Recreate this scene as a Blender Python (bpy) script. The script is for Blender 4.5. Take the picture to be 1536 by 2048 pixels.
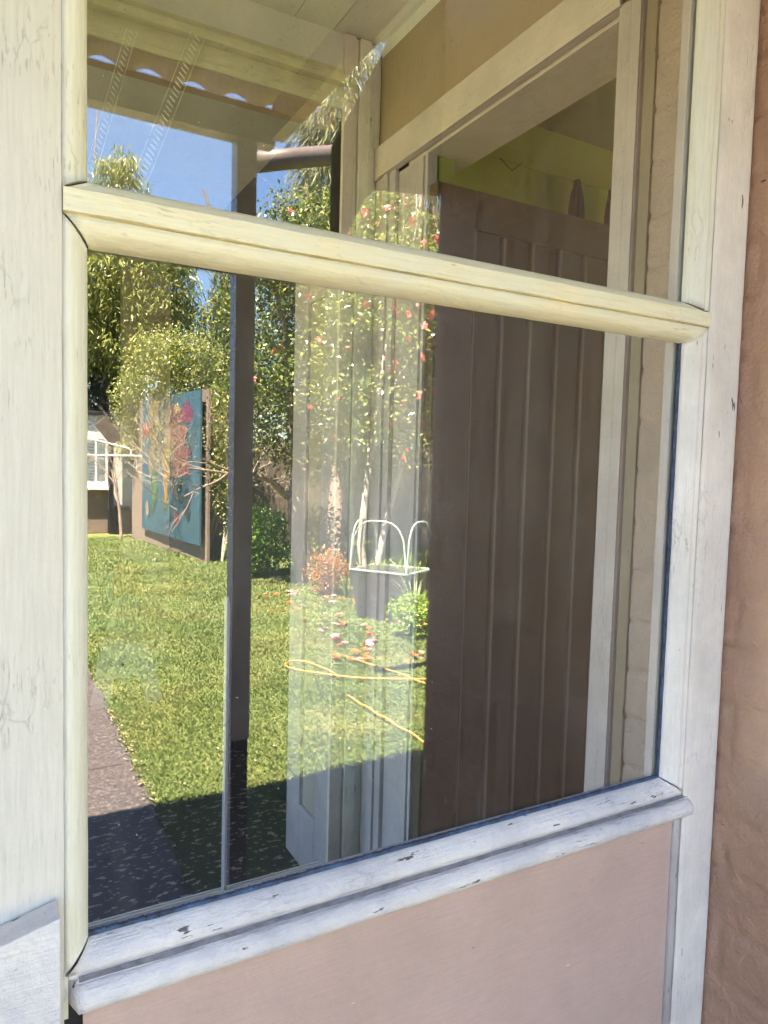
import bpy, bmesh, math, random
from mathutils import Vector, Matrix, noise, Quaternion
R = math.radians
rnd = random.Random(7)
for o in list(bpy.data.objects): bpy.data.objects.remove(o)
sc = bpy.context.scene
COL = sc.collection

# ------------------------------------------------------------------ camera
cam_d = bpy.data.cameras.new('camera'); cam = bpy.data.objects.new('camera', cam_d); COL.objects.link(cam)
yaw, pitch, roll = R(29.2), R(3.75), R(1.5)
fwd = Vector((math.sin(yaw)*math.cos(pitch), math.cos(yaw)*math.cos(pitch), -math.sin(pitch)))
rgt = Vector((math.cos(yaw), -math.sin(yaw), 0)); upv = rgt.cross(fwd)
r2 = rgt*math.cos(roll)+upv*math.sin(roll); u2 = upv*math.cos(roll)-rgt*math.sin(roll)
m = Matrix((r2, u2, -fwd)).transposed().to_4x4(); m.translation = Vector((0, -.85, 1.6))
cam.matrix_world = m
cam_d.sensor_fit = 'HORIZONTAL'; cam_d.sensor_width = 36; cam_d.lens = 36*1420/1536
cam_d.clip_start = .02; cam_d.clip_end = 500
sc.camera = cam
# ------------------------------------------------------------------ light
TOSUN = Vector((-.42, .28, 1)).normalized()
elev = math.asin(TOSUN.z); azim = math.atan2(TOSUN.x, TOSUN.y)
w = bpy.data.worlds.new('World'); sc.world = w; w.use_nodes = True
nt = w.node_tree; bgn = nt.nodes['Background']
sky = nt.nodes.new('ShaderNodeTexSky'); sky.sky_type = 'NISHITA'; sky.sun_disc = False
sky.sun_elevation = elev; sky.sun_rotation = azim; sky.air_density = 1.2; sky.dust_density = .3; sky.ozone_density = 4
tc = nt.nodes.new('ShaderNodeTexCoord'); mp = nt.nodes.new('ShaderNodeMapping'); mp.inputs['Scale'].default_value = (1.5, 1.5, 4)
nz = nt.nodes.new('ShaderNodeTexNoise'); nz.inputs['Scale'].default_value = 2.1; nz.inputs['Detail'].default_value = 8; nz.inputs['Roughness'].default_value = .62
cr = nt.nodes.new('ShaderNodeValToRGB'); cr.color_ramp.elements[0].position = .62; cr.color_ramp.elements[1].position = .84
mx = nt.nodes.new('ShaderNodeMixRGB'); mx.inputs[2].default_value = (14, 14.4, 15, 1)
nt.links.new(tc.outputs['Generated'], mp.inputs[0]); nt.links.new(mp.outputs[0], nz.inputs[0]); nt.links.new(nz.outputs[0], cr.inputs[0])
nt.links.new(cr.outputs[0], mx.inputs[0]); tn = nt.nodes.new('ShaderNodeMixRGB'); tn.blend_type = 'MULTIPLY'; tn.inputs[0].default_value = 1; tn.inputs[2].default_value = (.70, .87, 1.12, 1)
nt.links.new(sky.outputs[0], tn.inputs[1]); nt.links.new(tn.outputs[0], mx.inputs[1]); nt.links.new(mx.outputs[0], bgn.inputs[0])
bgn.inputs[1].default_value = .06
sd = bpy.data.lights.new('sun', 'SUN'); sd.energy = 5; sd.angle = R(.5); sd.color = (1, .94, .84)
so = bpy.data.objects.new('sun', sd); COL.objects.link(so)
so.rotation_euler = TOSUN.to_track_quat('Z', 'Y').to_euler()
sc.view_settings.view_transform = 'Standard'; sc.view_settings.look = 'None'; sc.view_settings.gamma = 1
sc.view_settings.exposure = 4.45
sc.view_settings.use_white_balance = True; sc.view_settings.white_balance_temperature = 8100; sc.view_settings.white_balance_tint = 12   # camera set for open shade
sc.render.engine = 'CYCLES'
sc.cycles.max_bounces = 10; sc.cycles.diffuse_bounces = 5; sc.cycles.transparent_max_bounces = 16; sc.cycles.glossy_bounces = 4

# ------------------------------------------------------------------ materials
def newmat(name):
    mt = bpy.data.materials.new(name); mt.use_nodes = True
    return mt, mt.node_tree, mt.node_tree.nodes['Principled BSDF']
def ramp(nt, src, p0, p1, c0, c1):
    r = nt.nodes.new('ShaderNodeValToRGB'); e = r.color_ramp.elements
    e[0].position = p0; e[1].position = p1; e[0].color = (*c0, 1); e[1].color = (*c1, 1)
    nt.links.new(src, r.inputs[0]); return r.outputs[0]
def noisen(nt, scale, sx=(1, 1, 1), det=4, rough=.55, coord='Object'):
    t = nt.nodes.new('ShaderNodeTexCoord'); mpp = nt.nodes.new('ShaderNodeMapping'); mpp.inputs['Scale'].default_value = sx
    n = nt.nodes.new('ShaderNodeTexNoise'); n.inputs['Scale'].default_value = scale; n.inputs['Detail'].default_value = det; n.inputs['Roughness'].default_value = rough
    nt.links.new(t.outputs[coord], mpp.inputs[0]); nt.links.new(mpp.outputs[0], n.inputs[0]); return n.outputs[0]
def mixc(nt, f, a, b, mode='MIX'):
    x = nt.nodes.new('ShaderNodeMixRGB'); x.blend_type = mode
    for i, v in ((0, f), (1, a), (2, b)):
        if isinstance(v, (int, float)): x.inputs[i].default_value = v
        elif isinstance(v, tuple): x.inputs[i].default_value = (*v, 1)
        else: nt.links.new(v, x.inputs[i])
    return x.outputs[0]
def bump(nt, h, strength, dist, prev=None):
    b = nt.nodes.new('ShaderNodeBump'); b.inputs['Strength'].default_value = strength; b.inputs['Distance'].default_value = dist
    nt.links.new(h, b.inputs['Height'])
    if prev is not None: nt.links.new(prev, b.inputs['Normal'])
    return b.outputs[0]
def paint(name, col, rough=.5, axis='Z', fine=160, chip=.74, chipcol=(.05, .05, .05), dirt=.75, grain=.35, lump=.35, dirtcol=None, crack=.28, fleck=.64):
    mt, nt, bs = newmat(name)
    def st(k): return {'X': (k, 1, 1), 'Y': (1, k, 1), 'Z': (1, 1, k)}[axis]
    g = noisen(nt, fine*1.6, st(.05), 6, .65); l = noisen(nt, 26, (1, 1, 1), 6, .7); c = noisen(nt, 75, st(.22), 4, .6); d = noisen(nt, 6, (1, 1, 1), 6, .7)
    fk = noisen(nt, 330, st(.13), 2, .5); big = noisen(nt, 9, (1, 1, 1), 3, .6)
    dc = dirtcol or tuple(v*dirt for v in col)
    base = mixc(nt, ramp(nt, d, .36, .68, (0, 0, 0), (1, 1, 1)), col, dc)
    base = mixc(nt, ramp(nt, g, .3, .6, (.55, .55, .55), (0, 0, 0)), base, tuple(v*.78 for v in col))
    fm = mixc(nt, 1., ramp(nt, fk, fleck, fleck+.05, (0, 0, 0), (.75, .75, .75)), ramp(nt, big, .48, .66, (.0, .0, .0), (1, 1, 1)), 'MULTIPLY')
    base = mixc(nt, fm, base, tuple(v*.42 for v in col))
    # hairline cracks running with the grain
    t = nt.nodes.new('ShaderNodeTexCoord'); mpp = nt.nodes.new('ShaderNodeMapping'); mpp.inputs['Scale'].default_value = st(.09)
    vo = nt.nodes.new('ShaderNodeTexVoronoi'); vo.feature = 'DISTANCE_TO_EDGE'; vo.inputs['Scale'].default_value = 42; 
    dn = nt.nodes.new('ShaderNodeMixRGB'); dn.blend_type = 'ADD'; dn.inputs[0].default_value = .012
    nn = nt.nodes.new('ShaderNodeTexNoise'); nn.inputs['Scale'].default_value = 30; nn.inputs['Detail'].default_value = 4
    nt.links.new(t.outputs['Object'], nn.inputs[0]); nt.links.new(t.outputs['Object'], mpp.inputs[0]); nt.links.new(mpp.outputs[0], dn.inputs[1]); nt.links.new(nn.outputs['Color'], dn.inputs[2]); nt.links.new(dn.outputs[0], vo.inputs['Vector'])
    ck = mixc(nt, 1., ramp(nt, vo.outputs['Distance'], .0, .03, (1, 1, 1), (0, 0, 0)), ramp(nt, big, .52, .62, (0, 0, 0), (crack, crack, crack)), 'MULTIPLY')
    base = mixc(nt, ck, base, tuple(v*.3 for v in col))
    cm = ramp(nt, c, chip, chip+.02, (0, 0, 0), (1, 1, 1))
    base = mixc(nt, cm, base, chipcol)
    nt.links.new(base, bs.inputs['Base Color']); bs.inputs['Roughness'].default_value = rough
    n = bump(nt, g, grain*1.6, .0015); n = bump(nt, l, lump*1.3, .005, n)
    sub_ = mixc(nt, 1., cm, ck, 'ADD'); inv = ramp(nt, sub_, 0, 1, (1, 1, 1), (0, 0, 0)); n = bump(nt, inv, .8, .0015, n)
    nt.links.new(n, bs.inputs['Normal']); return mt
def plain(name, col, rough=.6, var=.8, scale=20, bmp=.2, metal=0):
    mt, nt, bs = newmat(name)
    a = noisen(nt, scale, (1, 1, 1), 5, .6)
    nt.links.new(mixc(nt, ramp(nt, a, .35, .7, (0, 0, 0), (1, 1, 1)), col, tuple(v*var for v in col)), bs.inputs['Base Color'])
    bs.inputs['Roughness'].default_value = rough; bs.inputs['Metallic'].default_value = metal
    if bmp: nt.links.new(bump(nt, a, bmp, .01), bs.inputs['Normal'])
    return mt
def leafmat(name, cols, rough=.35, trans=.25):
    mt, nt, bs = newmat(name)
    g = nt.nodes.new('ShaderNodeNewGeometry')
    r = nt.nodes.new('ShaderNodeValToRGB'); r.color_ramp.interpolation = 'LINEAR'
    e = r.color_ramp.elements
    while len(e) < len(cols): e.new(.5)
    for i, c in enumerate(cols): e[i].position = i/(len(cols)-1); e[i].color = (*c, 1)
    nt.links.new(g.outputs['Random Per Island'], r.inputs[0]); nt.links.new(r.outputs[0], bs.inputs['Base Color'])
    bs.inputs['Roughness'].default_value = rough
    tr = nt.nodes.new('ShaderNodeBsdfTranslucent'); nt.links.new(mixc(nt, 1., r.outputs[0], (1.1, 1.25, .5), 'MULTIPLY'), tr.inputs[0])
    ms = nt.nodes.new('ShaderNodeMixShader'); ms.inputs[0].default_value = trans
    nt.links.new(bs.outputs[0], ms.inputs[1]); nt.links.new(tr.outputs[0], ms.inputs[2])
    nt.links.new(ms.outputs[0], nt.nodes['Material Output'].inputs[0]); return mt
M = {}
M['cream_v'] = paint('cream_paint_upright', (.70, .635, .54), axis='Z', chip=.76, chipcol=(.35, .33, .28), dirt=.93, fleck=.6)
M['cream_x'] = paint('cream_paint_rail_bounce_tint', (.88, .755, .49), axis='X', chip=.75, chipcol=(.16, .12, .08), dirt=.93, dirtcol=(.78, .75, .6))  # cream frame paint with yellow bounce light from the lawn put into its colour
M['bead_v'] = paint('cream_paint_bead_bounce_tint', (.77, .71, .56), axis='Z', chip=.80, chipcol=(.2, .16, .1), dirt=.9, dirtcol=(.78, .74, .62))  # cream bead paint, yellowed in the colour to carry the same bounce light
M['sill'] = paint('weathered_white_sill_paint', (.87, .785, .71), axis='X', chip=.665, chipcol=(.14, .12, .11), grain=.8, lump=.9, dirtcol=(.55, .52, .52))  # frame cream made whiter: cooler light low down put into the colour
M['white_v'] = paint('white_paint_upright', (.87, .785, .68), axis='Z', chip=.71, chipcol=(.1, .1, .1))
M['groove'] = plain('grey_groove', (.30, .275, .265), .8, .6, 60, .6)
M['pink'] = paint('dusty_pink_panel_paint', (.62, .415, .33), axis='X', fine=200, chip=.80, chipcol=(.75, .7, .65), dirt=.9, grain=.2, lump=.4, crack=0, fleck=.72)
def panelwear():
    nt = M['pink'].node_tree; bs = nt.nodes['Principled BSDF']; src = bs.inputs['Base Color'].links[0].from_socket
    c = mixc(nt, ramp(nt, noisen(nt, 5, (1, 1, .6), 7, .72), .5, .75, (0, 0, 0), (.45, .45, .45)), src, (.42, .29, .24))
    c = mixc(nt, ramp(nt, noisen(nt, 55, (.35, 1, 1), 4, .75), .71, .75, (0, 0, 0), (.8, .8, .8)), c, (.2, .14, .12))
    c = mixc(nt, ramp(nt, noisen(nt, 48, (.3, 1, 2), 3, .6), .74, .77, (0, 0, 0), (.7, .7, .7)), c, (.75, .66, .6))
    nt.links.new(c, bs.inputs['Base Color'])
panelwear()
M['gap'] = plain('dark_gap', (.03, .028, .025), .9, .7, 60, 0)
M['sealant'] = plain('flaking_blue_black_sealant', (.05, .10, .2), .5, .12, 70, .5)
M['jamb'] = paint('white_pink_door_trim_paint', (.50, .44, .44), axis='Z', chip=.74, chipcol=(.2, .18, .17))
M['head'] = paint('white_pink_door_head_paint', (.62, .53, .49), axis='Y', chip=.76, chipcol=(.1, .09, .09))
M['timber_strip'] = paint('bare_grimy_timber', (.27, .225, .17), axis='Z', chip=.66, chipcol=(.04, .03, .03), grain=.8)
M['door'] = paint('brown_door_paint', (.115, .072, .055), axis='Z', chip=.85, rough=.45, dirt=.85, grain=.25)
M['door_edge'] = paint('lit_edge_door_bead_paint', (.24, .17, .14), axis='Z', chip=.85, rough=.4)  # lighter brown for the beads: light catching their edges put into the colour
M['wallboard'] = paint('tan_wall_board_paint', (.36, .265, .185), axis='Z', chip=.85, dirt=.9)
M['yellow_trim'] = paint('yellow_trim_paint', (.72, .67, .45), axis='Z', chip=.8, chipcol=(.1, .08, .05))
M['yellow_trim_x'] = paint('yellow_trim_paint_rail', (.58, .54, .36), axis='X', chip=.8, chipcol=(.1, .08, .05))
M['corner_cream'] = paint('cream_corner_paint', (.78, .74, .65), axis='Z', chip=.70, chipcol=(.08, .06, .05))
M['brown_trim'] = paint('brown_trim_paint', (.72, .63, .58), axis='Z', chip=.85)
M['ceiling'] = paint('pale_ceiling_board_paint', (.66, .64, .58), axis='Y', chip=.86, dirt=.85)
M['green'] = plain('olive_green_room_wall', (.29, .33, .10), .7, .85, 4, .1)
M['dark_cloth'] = plain('dark_cloth', (.012, .009, .01), .95, .5, 50, .4)
M['pale_wall'] = plain('pale_tan_wall', (.42, .36, .30), .7, .9, 5, .1)
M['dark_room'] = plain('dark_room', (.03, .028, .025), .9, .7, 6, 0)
M['post'] = paint('grey_veranda_post_paint', (.86, .83, .90), axis='Z', chip=.85)
M['post_side'] = paint('pale_veranda_post_paint', (.72, .70, .70), axis='Z', chip=.85)
M['post_foot'] = plain('brown_post_foot', (.12, .085, .08), .8, .6, 50, .3)
M['beam'] = paint('pink_tan_beam_paint', (.55, .42, .35), axis='X', chip=.86)
M['roofsheet'] = plain('roof_sheet', (.19, .18, .17), .5, .8, 5, .1, .2)
M['gutter'] = plain('gutter_paint', (.13, .10, .095), .5, .85, 8, .1)
M['bark'] = plain('grey_pink_bark', (.36, .28, .24), .9, .55, 14, .9)
M['palebark'] = plain('pale_bark', (.55, .48, .42), .85, .65, 14, .8)
M['fence'] = plain('grey_brown_timber', (.16, .13, .11), .9, .6, 9, .4)
M['shed'] = plain('pink_brown_render', (.24, .185, .16), .85, .85, 5, .3)
M['teal'] = plain('teal_mural_paint', (.03, .105, .16), .6, .6, 3.5, .2)
M['whitewall'] = plain('sunlit_white_weatherboard', (.72, .72, .7), .6, .9, 5, .1)
M['whitemetal'] = plain('white_painted_metal', (.8, .8, .8), .35, .95, 9, 0)
M['black'] = plain('black_plastic', (.02, .02, .025), .5, .6, 10, .1)
M['charcoal'] = plain('charcoal_planter', (.06, .058, .072), .6, .7, 12, .2)
M['hoop'] = plain('pale_green_hoop', (.36, .46, .43), .4, .8, 30, .1)
M['hose'] = plain('orange_hose', (.62, .30, .09), .5, .9, 20, 0)
M['stool'] = plain('pale_plastic_stool', (.62, .64, .58), .5, .9, 8, 0)
M['orange'] = plain('orange_cloth', (.3, .09, .02), .9, .8, 20, .2)
M['bluecloth'] = plain('teal_cloth', (.05, .22, .2), .9, .7, 8, .3)
M['curtain'] = plain('windowglass_dark', (.25, .3, .33), .2, .7, 3, 0)
def dabs(name, col):
    mt, nt, bs = newmat(name)
    a = noisen(nt, 16, (1, 1, 1), 5, .75); b2 = noisen(nt, 34, (1, 1, .5), 4, .7)
    c = mixc(nt, ramp(nt, a, .42, .6, (0, 0, 0), (1, 1, 1)), tuple(v*.45 for v in col), tuple(min(1, v*1.15) for v in col))
    c = mixc(nt, ramp(nt, b2, .55, .60, (0, 0, 0), (1, 1, 1)), c, (.035, .11, .16))
    nt.links.new(c, bs.inputs['Base Color']); bs.inputs['Roughness'].default_value = .6; return mt
for n, c in dict(mustard=(.5, .28, .04), crimson=(.28, .03, .03), maroon=(.2, .03, .09), rose=(.33, .10, .13), leafgreen=(.07, .17, .03), ochre=(.42, .22, .04), ink=(.02, .04, .04), sand=(.42, .28, .17), red=(.4, .05, .05)).items():
    M['p_'+n] = dabs('paint_'+n, c)
M['leaf_cam'] = leafmat('camellia_leaf', [(.015, .035, .008), (.04, .075, .015), (.08, .14, .03), (.19, .24, .07), (.36, .33, .09)], .22, .2)
M['leaf_mango'] = leafmat('long_leaf', [(.06, .09, .02), (.13, .17, .04), (.26, .28, .08), (.4, .38, .14)], .3, .25)
M['leaf_hedge'] = leafmat('hedge_leaf', [(.05, .09, .02), (.14, .2, .05), (.28, .3, .1), (.4, .36, .12)], .3, .25)
M['leaf_dark'] = leafmat('dark_leaf', [(.012, .025, .01), (.03, .06, .02), (.05, .09, .03)], .4, .15)
M['leaf_green'] = leafmat('green_leaf', [(.04, .1, .02), (.08, .2, .03), (.14, .28, .05)], .3, .25)
M['leaf_lime'] = leafmat('lime_leaf', [(.1, .2, .03), (.22, .36, .05), (.35, .45, .08)], .3, .3)
M['leaf_red'] = leafmat('red_orange_leaf', [(.1, .14, .03), (.35, .22, .05), (.5, .12, .05), (.3, .06, .04)], .35, .25)
M['leaf_pine'] = leafmat('pine_needle', [(.05, .07, .03), (.1, .12, .05), (.2, .2, .09)], .5, .2)
M['leaf_strap'] = leafmat('strap_leaf', [(.12, .2, .08), (.3, .38, .2)], .4, .3)
M['flower'] = leafmat('camellia_flower', [(.6, .05, .03), (.75, .12, .08), (.8, .2, .2), (.85, .35, .4)], .5, .15)
M['petal_red'] = leafmat('fallen_red_petal', [(.5, .06, .02), (.65, .12, .03), (.7, .2, .08)], .6, .1)
M['petal_pink'] = leafmat('fallen_pink_petal', [(.75, .15, .22), (.85, .4, .45)], .6, .1)
M['litter'] = leafmat('dry_leaf', [(.25, .2, .13), (.4, .34, .25), (.15, .12, .09)], .8, .05)
def mat_grass():
    mt, nt, bs = newmat('grass_blade')
    g = nt.nodes.new('ShaderNodeNewGeometry')
    n = noisen(nt, 1.3, (1, 1, 1), 4, .6)
    a = ramp(nt, g.outputs['Random Per Island'], 0, 1, (.085, .155, .04), (.225, .30, .105))
    b = ramp(nt, g.outputs['Random Per Island'], 0, 1, (.17, .20, .06), (.31, .32, .13))
    c = mixc(nt, ramp(nt, n, .45, .72, (0, 0, 0), (1, 1, 1)), a, b)
    nt.links.new(c, bs.inputs['Base Color']); bs.inputs['Roughness'].default_value = .5
    tr = nt.nodes.new('ShaderNodeBsdfTranslucent'); nt.links.new(c, tr.inputs[0])
    ms = nt.nodes.new('ShaderNodeMixShader'); ms.inputs[0].default_value = .3
    nt.links.new(bs.outputs[0], ms.inputs[1]); nt.links.new(tr.outputs[0], ms.inputs[2]); nt.links.new(ms.outputs[0], nt.nodes['Material Output'].inputs[0])
    return mt
M['grass'] = mat_grass()
def mat_ground():
    mt, nt, bs = newmat('lawn_soil')
    n = noisen(nt, 3, (1, 1, 1), 8, .7); f = noisen(nt, 60, (1, 1, 1), 4, .7)
    c = mixc(nt, ramp(nt, n, .35, .65, (0, 0, 0), (1, 1, 1)), (.12, .17, .04), (.26, .26, .10))
    c = mixc(nt, ramp(nt, f, .4, .7, (0, 0, 0), (.6, .6, .6)), c, (.22, .22, .09))
    nt.links.new(c, bs.inputs['Base Color']); bs.inputs['Roughness'].default_value = .9
    nt.links.new(bump(nt, f, .8, .02), bs.inputs['Normal']); return mt
M['ground'] = mat_ground()
def mat_path():
    mt, nt, bs = newmat('exposed_aggregate')
    f = noisen(nt, 70, (1, 1, 1), 3, .7); n = noisen(nt, 2.5, (1, 1, 1), 5, .6)
    c = mixc(nt, ramp(nt, f, .5, .68, (0, 0, 0), (1, 1, 1)), (.055, .047, .052), (.19, .165, .175))
    c = mixc(nt, ramp(nt, n, .4, .7, (0, 0, 0), (.5, .5, .5)), c, (.085, .07, .07))
    nt.links.new(c, bs.inputs['Base Color']); bs.inputs['Roughness'].default_value = .9
    nt.links.new(bump(nt, f, .7, .006), bs.inputs['Normal']); return mt
M['path'] = mat_path()
def mat_floor():
    mt, nt, bs = newmat('leaf_speckled_floor')
    f = noisen(nt, 26, (1, 1.8, 1), 3, .6)
    c = mixc(nt, ramp(nt, f, .58, .63, (0, 0, 0), (1, 1, 1)), (.05, .045, .05), (.3, .27, .25))
    nt.links.new(c, bs.inputs['Base Color']); bs.inputs['Roughness'].default_value = .7; return mt
M['floor'] = mat_floor()
def mat_brick(name='painted_brick', c1=(.64, .375, .245), c2=(.53, .31, .205)):
    mt, nt, bs = newmat(name)
    t = noisen(nt, 9, (1, 1, 1), 5, .65); f = noisen(nt, 130, (1, 1, 1), 4, .6); k = noisen(nt, 45, (1, .3, 1), 3, .6)
    c = mixc(nt, ramp(nt, t, .35, .7, (0, 0, 0), (1, 1, 1)), c1, c2)
    c = mixc(nt, ramp(nt, k, .735, .76, (0, 0, 0), (1, 1, 1)), c, (.08, .06, .06))
    nt.links.new(c, bs.inputs['Base Color']); bs.inputs['Roughness'].default_value = .42
    n = bump(nt, f, .9, .004); n = bump(nt, noisen(nt, 60, (1, 1, 1), 7, .75), .7, .005, n)
    nt.links.new(n, bs.inputs['Normal']); return mt
M['brick'] = mat_brick(); M['brick_in'] = mat_brick('dimmed_painted_brick_inside', (.40, .31, .275), (.33, .26, .23))  # inside bricks get a darker, pinker copy: dimmer indoor light put into the colour
def mat_glass():
    mt, nt, bs = newmat('old_window_glass')
    nt.nodes.remove(bs)
    tr = nt.nodes.new('ShaderNodeBsdfTransparent'); tr.inputs[0].default_value = (.96, .975, .965, 1)
    gl = nt.nodes.new('ShaderNodeBsdfGlossy'); gl.inputs['Roughness'].default_value = 0; gl.inputs[0].default_value = (1, 1, 1, 1)
    lw = nt.nodes.new('ShaderNodeLayerWeight'); lw.inputs[0].default_value = .5
    p5 = nt.nodes.new('ShaderNodeMath'); p5.operation = 'POWER'; p5.inputs[1].default_value = 3.5; nt.links.new(lw.outputs['Facing'], p5.inputs[0])
    fr = nt.nodes.new('ShaderNodeMath'); fr.operation = 'MULTIPLY_ADD'; fr.inputs[1].default_value = 1-GLASS_R0; fr.inputs[2].default_value = GLASS_R0; nt.links.new(p5.outputs[0], fr.inputs[0])
    n = noisen(nt, 3.2, (1, .1, 1), 2, .5)
    b = bump(nt, n, .13, .0006); nt.links.new(b, gl.inputs['Normal'])
    ms = nt.nodes.new('ShaderNodeMixShader')
    nt.links.new(fr.outputs[0], ms.inputs[0]); nt.links.new(tr.outputs[0], ms.inputs[1]); nt.links.new(gl.outputs[0], ms.inputs[2])
    df = nt.nodes.new('ShaderNodeBsdfDiffuse'); df.inputs[0].default_value = (.7, .68, .62, 1)
    a = ramp(nt, noisen(nt, 5, (1, 1, .35), 6, .7), .52, .78, (.0, .0, .0), (.04, .04, .04))
    k = ramp(nt, noisen(nt, 170, (1, 1, 1), 2, .5), .73, .76, (0, 0, 0), (.25, .25, .25))
    m2 = nt.nodes.new('ShaderNodeMixShader'); nt.links.new(mixc(nt, 1., a, k, 'ADD'), m2.inputs[0]); nt.links.new(ms.outputs[0], m2.inputs[1]); nt.links.new(df.outputs[0], m2.inputs[2])
    nt.links.new(m2.outputs[0], nt.nodes['Material Output'].inputs[0]); return mt
GLASS_R0 = .08   # old glass seen at a slant, per face
M['glass'] = mat_glass()

# ------------------------------------------------------------------ helpers
class MB:
    def __init__(s): s.v = []; s.f = []; s.smooth = False
    def box(s, x0, x1, y0, y1, z0, z1):
        b = len(s.v); s.v += [(x, y, z) for x in (x0, x1) for y in (y0, y1) for z in (z0, z1)]
        s.f += [tuple(b+i for i in q) for q in ((0, 1, 3, 2), (4, 6, 7, 5), (0, 4, 5, 1), (2, 3, 7, 6), (0, 2, 6, 4), (1, 5, 7, 3))]; return s
    def prism(s, pts, axis, a, b):     # pts 2D polygon, extruded along axis
        n = len(pts); o = len(s.v)
        for t in (a, b):
            for p in pts:
                s.v.append({'X': (t, p[0], p[1]), 'Y': (p[0], t, p[1]), 'Z': (p[0], p[1], t)}[axis])
        s.f.append(tuple(o+i for i in range(n))); s.f.append(tuple(o+n+i for i in reversed(range(n))))
        for i in range(n): s.f.append((o+i, o+n+i, o+n+(i+1) % n, o+(i+1) % n))
        return s
    def tube(s, path, r, seg=8, cap=True):
        pts = [Vector(p) for p in path]; n = len(pts); o = len(s.v)
        rs = r if isinstance(r, (list, tuple)) else [r]*n
        nrm = None
        for i, p in enumerate(pts):
            d = (pts[min(i+1, n-1)]-pts[max(i-1, 0)]).normalized()
            if nrm is None: nrm = d.orthogonal().normalized()
            else:
                nrm = (nrm-d*nrm.dot(d)); nrm = nrm.normalized() if nrm.length > 1e-6 else d.orthogonal().normalized()
            bi = d.cross(nrm)
            for k in range(seg):
                a = 2*math.pi*k/seg; s.v.append(tuple(p+(nrm*math.cos(a)+bi*math.sin(a))*rs[i]))
        for i in range(n-1):
            for k in range(seg):
                s.f.append((o+i*seg+k, o+i*seg+(k+1) % seg, o+(i+1)*seg+(k+1) % seg, o+(i+1)*seg+k))
        if cap:
            s.f.append(tuple(o+k for k in reversed(range(seg)))); s.f.append(tuple(o+(n-1)*seg+k for k in range(seg)))
        return s
    def leaf(s, p, d, nrm, L, W):
        side = d.cross(nrm).normalized()*W*.5; o = len(s.v); up = nrm*W*.18
        s.v += [tuple(p), tuple(p+d*L*.45+side+up), tuple(p+d*L), tuple(p+d*L*.45-side+up)]
        s.f += [(o, o+1, o+2), (o, o+2, o+3)]
    def build(s, name, mat, parent=None, smooth=None, bevel=0):
        me = bpy.data.meshes.new(name); me.from_pydata(s.v, [], s.f); me.update()
        ob = bpy.data.objects.new(name, me); COL.objects.link(ob)
        me.materials.append(mat if not isinstance(mat, str) else M[mat])
        if smooth or s.smooth: me.polygons.foreach_set('use_smooth', [True]*len(me.polygons))
        if bevel:
            bm = bmesh.new(); bm.from_mesh(me); bmesh.ops.recalc_face_normals(bm, faces=bm.faces)
            bmesh.ops.bevel(bm, geom=[e for e in bm.edges if e.calc_face_angle(0) > .5], offset=bevel, segments=2, affect='EDGES', profile=.6); bm.to_mesh(me); bm.free()
            me.polygons.foreach_set('use_smooth', [False]*len(me.polygons))
        if parent is not None:
            ob.parent = parent; ob.location = -Vector(parent.location) if parent.type == 'EMPTY' or parent.get('cat_root') else (0, 0, 0)
        return ob
def tag(o, label=None, cat=None, group=None, kind=None):
    if label: o['label'] = label
    if cat: o['category'] = cat
    if group: o['group'] = group
    if kind: o['kind'] = kind
    return o
def thing(name, loc, label, cat, group=None):
    o = bpy.data.objects.new(name, None); COL.objects.link(o); o.location = loc; o.empty_display_size = .1
    return tag(o, label, cat, group)
def sub(ob, parent):   # a sub-part under a part that already carries the offset
    ob.parent = parent; ob.location = (0, 0, 0); return ob
def ns(x, y=0, z=0, s=1): return noise.noise(Vector((x*s, y*s, z*s)))
def P(x, yv, z): return Vector((x, -yv, z))      # garden lies on the viewer's side of the window (negative y)

# ================================================================== SETTING
tag(MB().box(-60, 60, -70, 40, -.3, -.012).build('ground', 'ground'), kind='structure')
pth = MB()
ed = [(-1.2, -.05)]
ys = [i*.05 for i in range(0, 300)]
left = [(-1.2, 0), ]
pts = [(.65+.02*ns(y*3, 2)+.012*ns(y*17, 5)+.02*max(0, y-3)*.1, -y) for y in ys]
n = len(pts)
for i, (x, y) in enumerate(pts): pth.v += [(-7.5, y, .008), (x, y, .008), (x+.006, y, -.02)]
for i in range(n-1):
    a = i*3; pth.f += [(a, a+3, a+4, a+1), (a+1, a+4, a+5, a+2)]
tag(pth.build('path', 'path'), kind='structure')
jn = MB()
for y in (1.15, 2.05, 2.95, 3.95, 5.2, 6.8): jn.box(-7, .6, -y-.004, -y+.004, .0085, .0095)
jn.build('path_joint', 'gap', bpy.data.objects['path'])
# dead grass fringe and grass blades
g = MB()
def visx(y): return (.10*(y+.85), .68*(y+.85)+.3)
for i in range(270000):
    u = rnd.random(); y = 1.0+13.5*u**1.75
    a, b = visx(y); x = a+(b-a)*rnd.random()
    if x < .66+.02*max(0, y-3)*.1+.02*ns(y*3, 2) + (.02*rnd.random()-.02): 
        continue
    h = (.014+.02*rnd.random())*(1+.5*ns(x*1.5, y*1.5)+.25*ns(x*6, y*6))*(1+.03*y); wd = .0014+.00062*y
    th = rnd.random()*6.283; dx, dy = math.cos(th), math.sin(th); ln = h*(.3+.9*rnd.random())
    lx, ly = math.cos(th+1.3)*ln, math.sin(th+1.3)*ln
    o = len(g.v); z = -.012
    g.v += [(x-dx*wd, -y-dy*wd, z), (x+dx*wd, -y+dy*wd, z), (x+lx*.4+dx*wd*.6, -y+ly*.4+dy*wd*.6, z+h*.7), (x+lx, -y+ly, z+h)]
    g.f += [(o, o+1, o+2), (o, o+2, o+3)]
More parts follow.
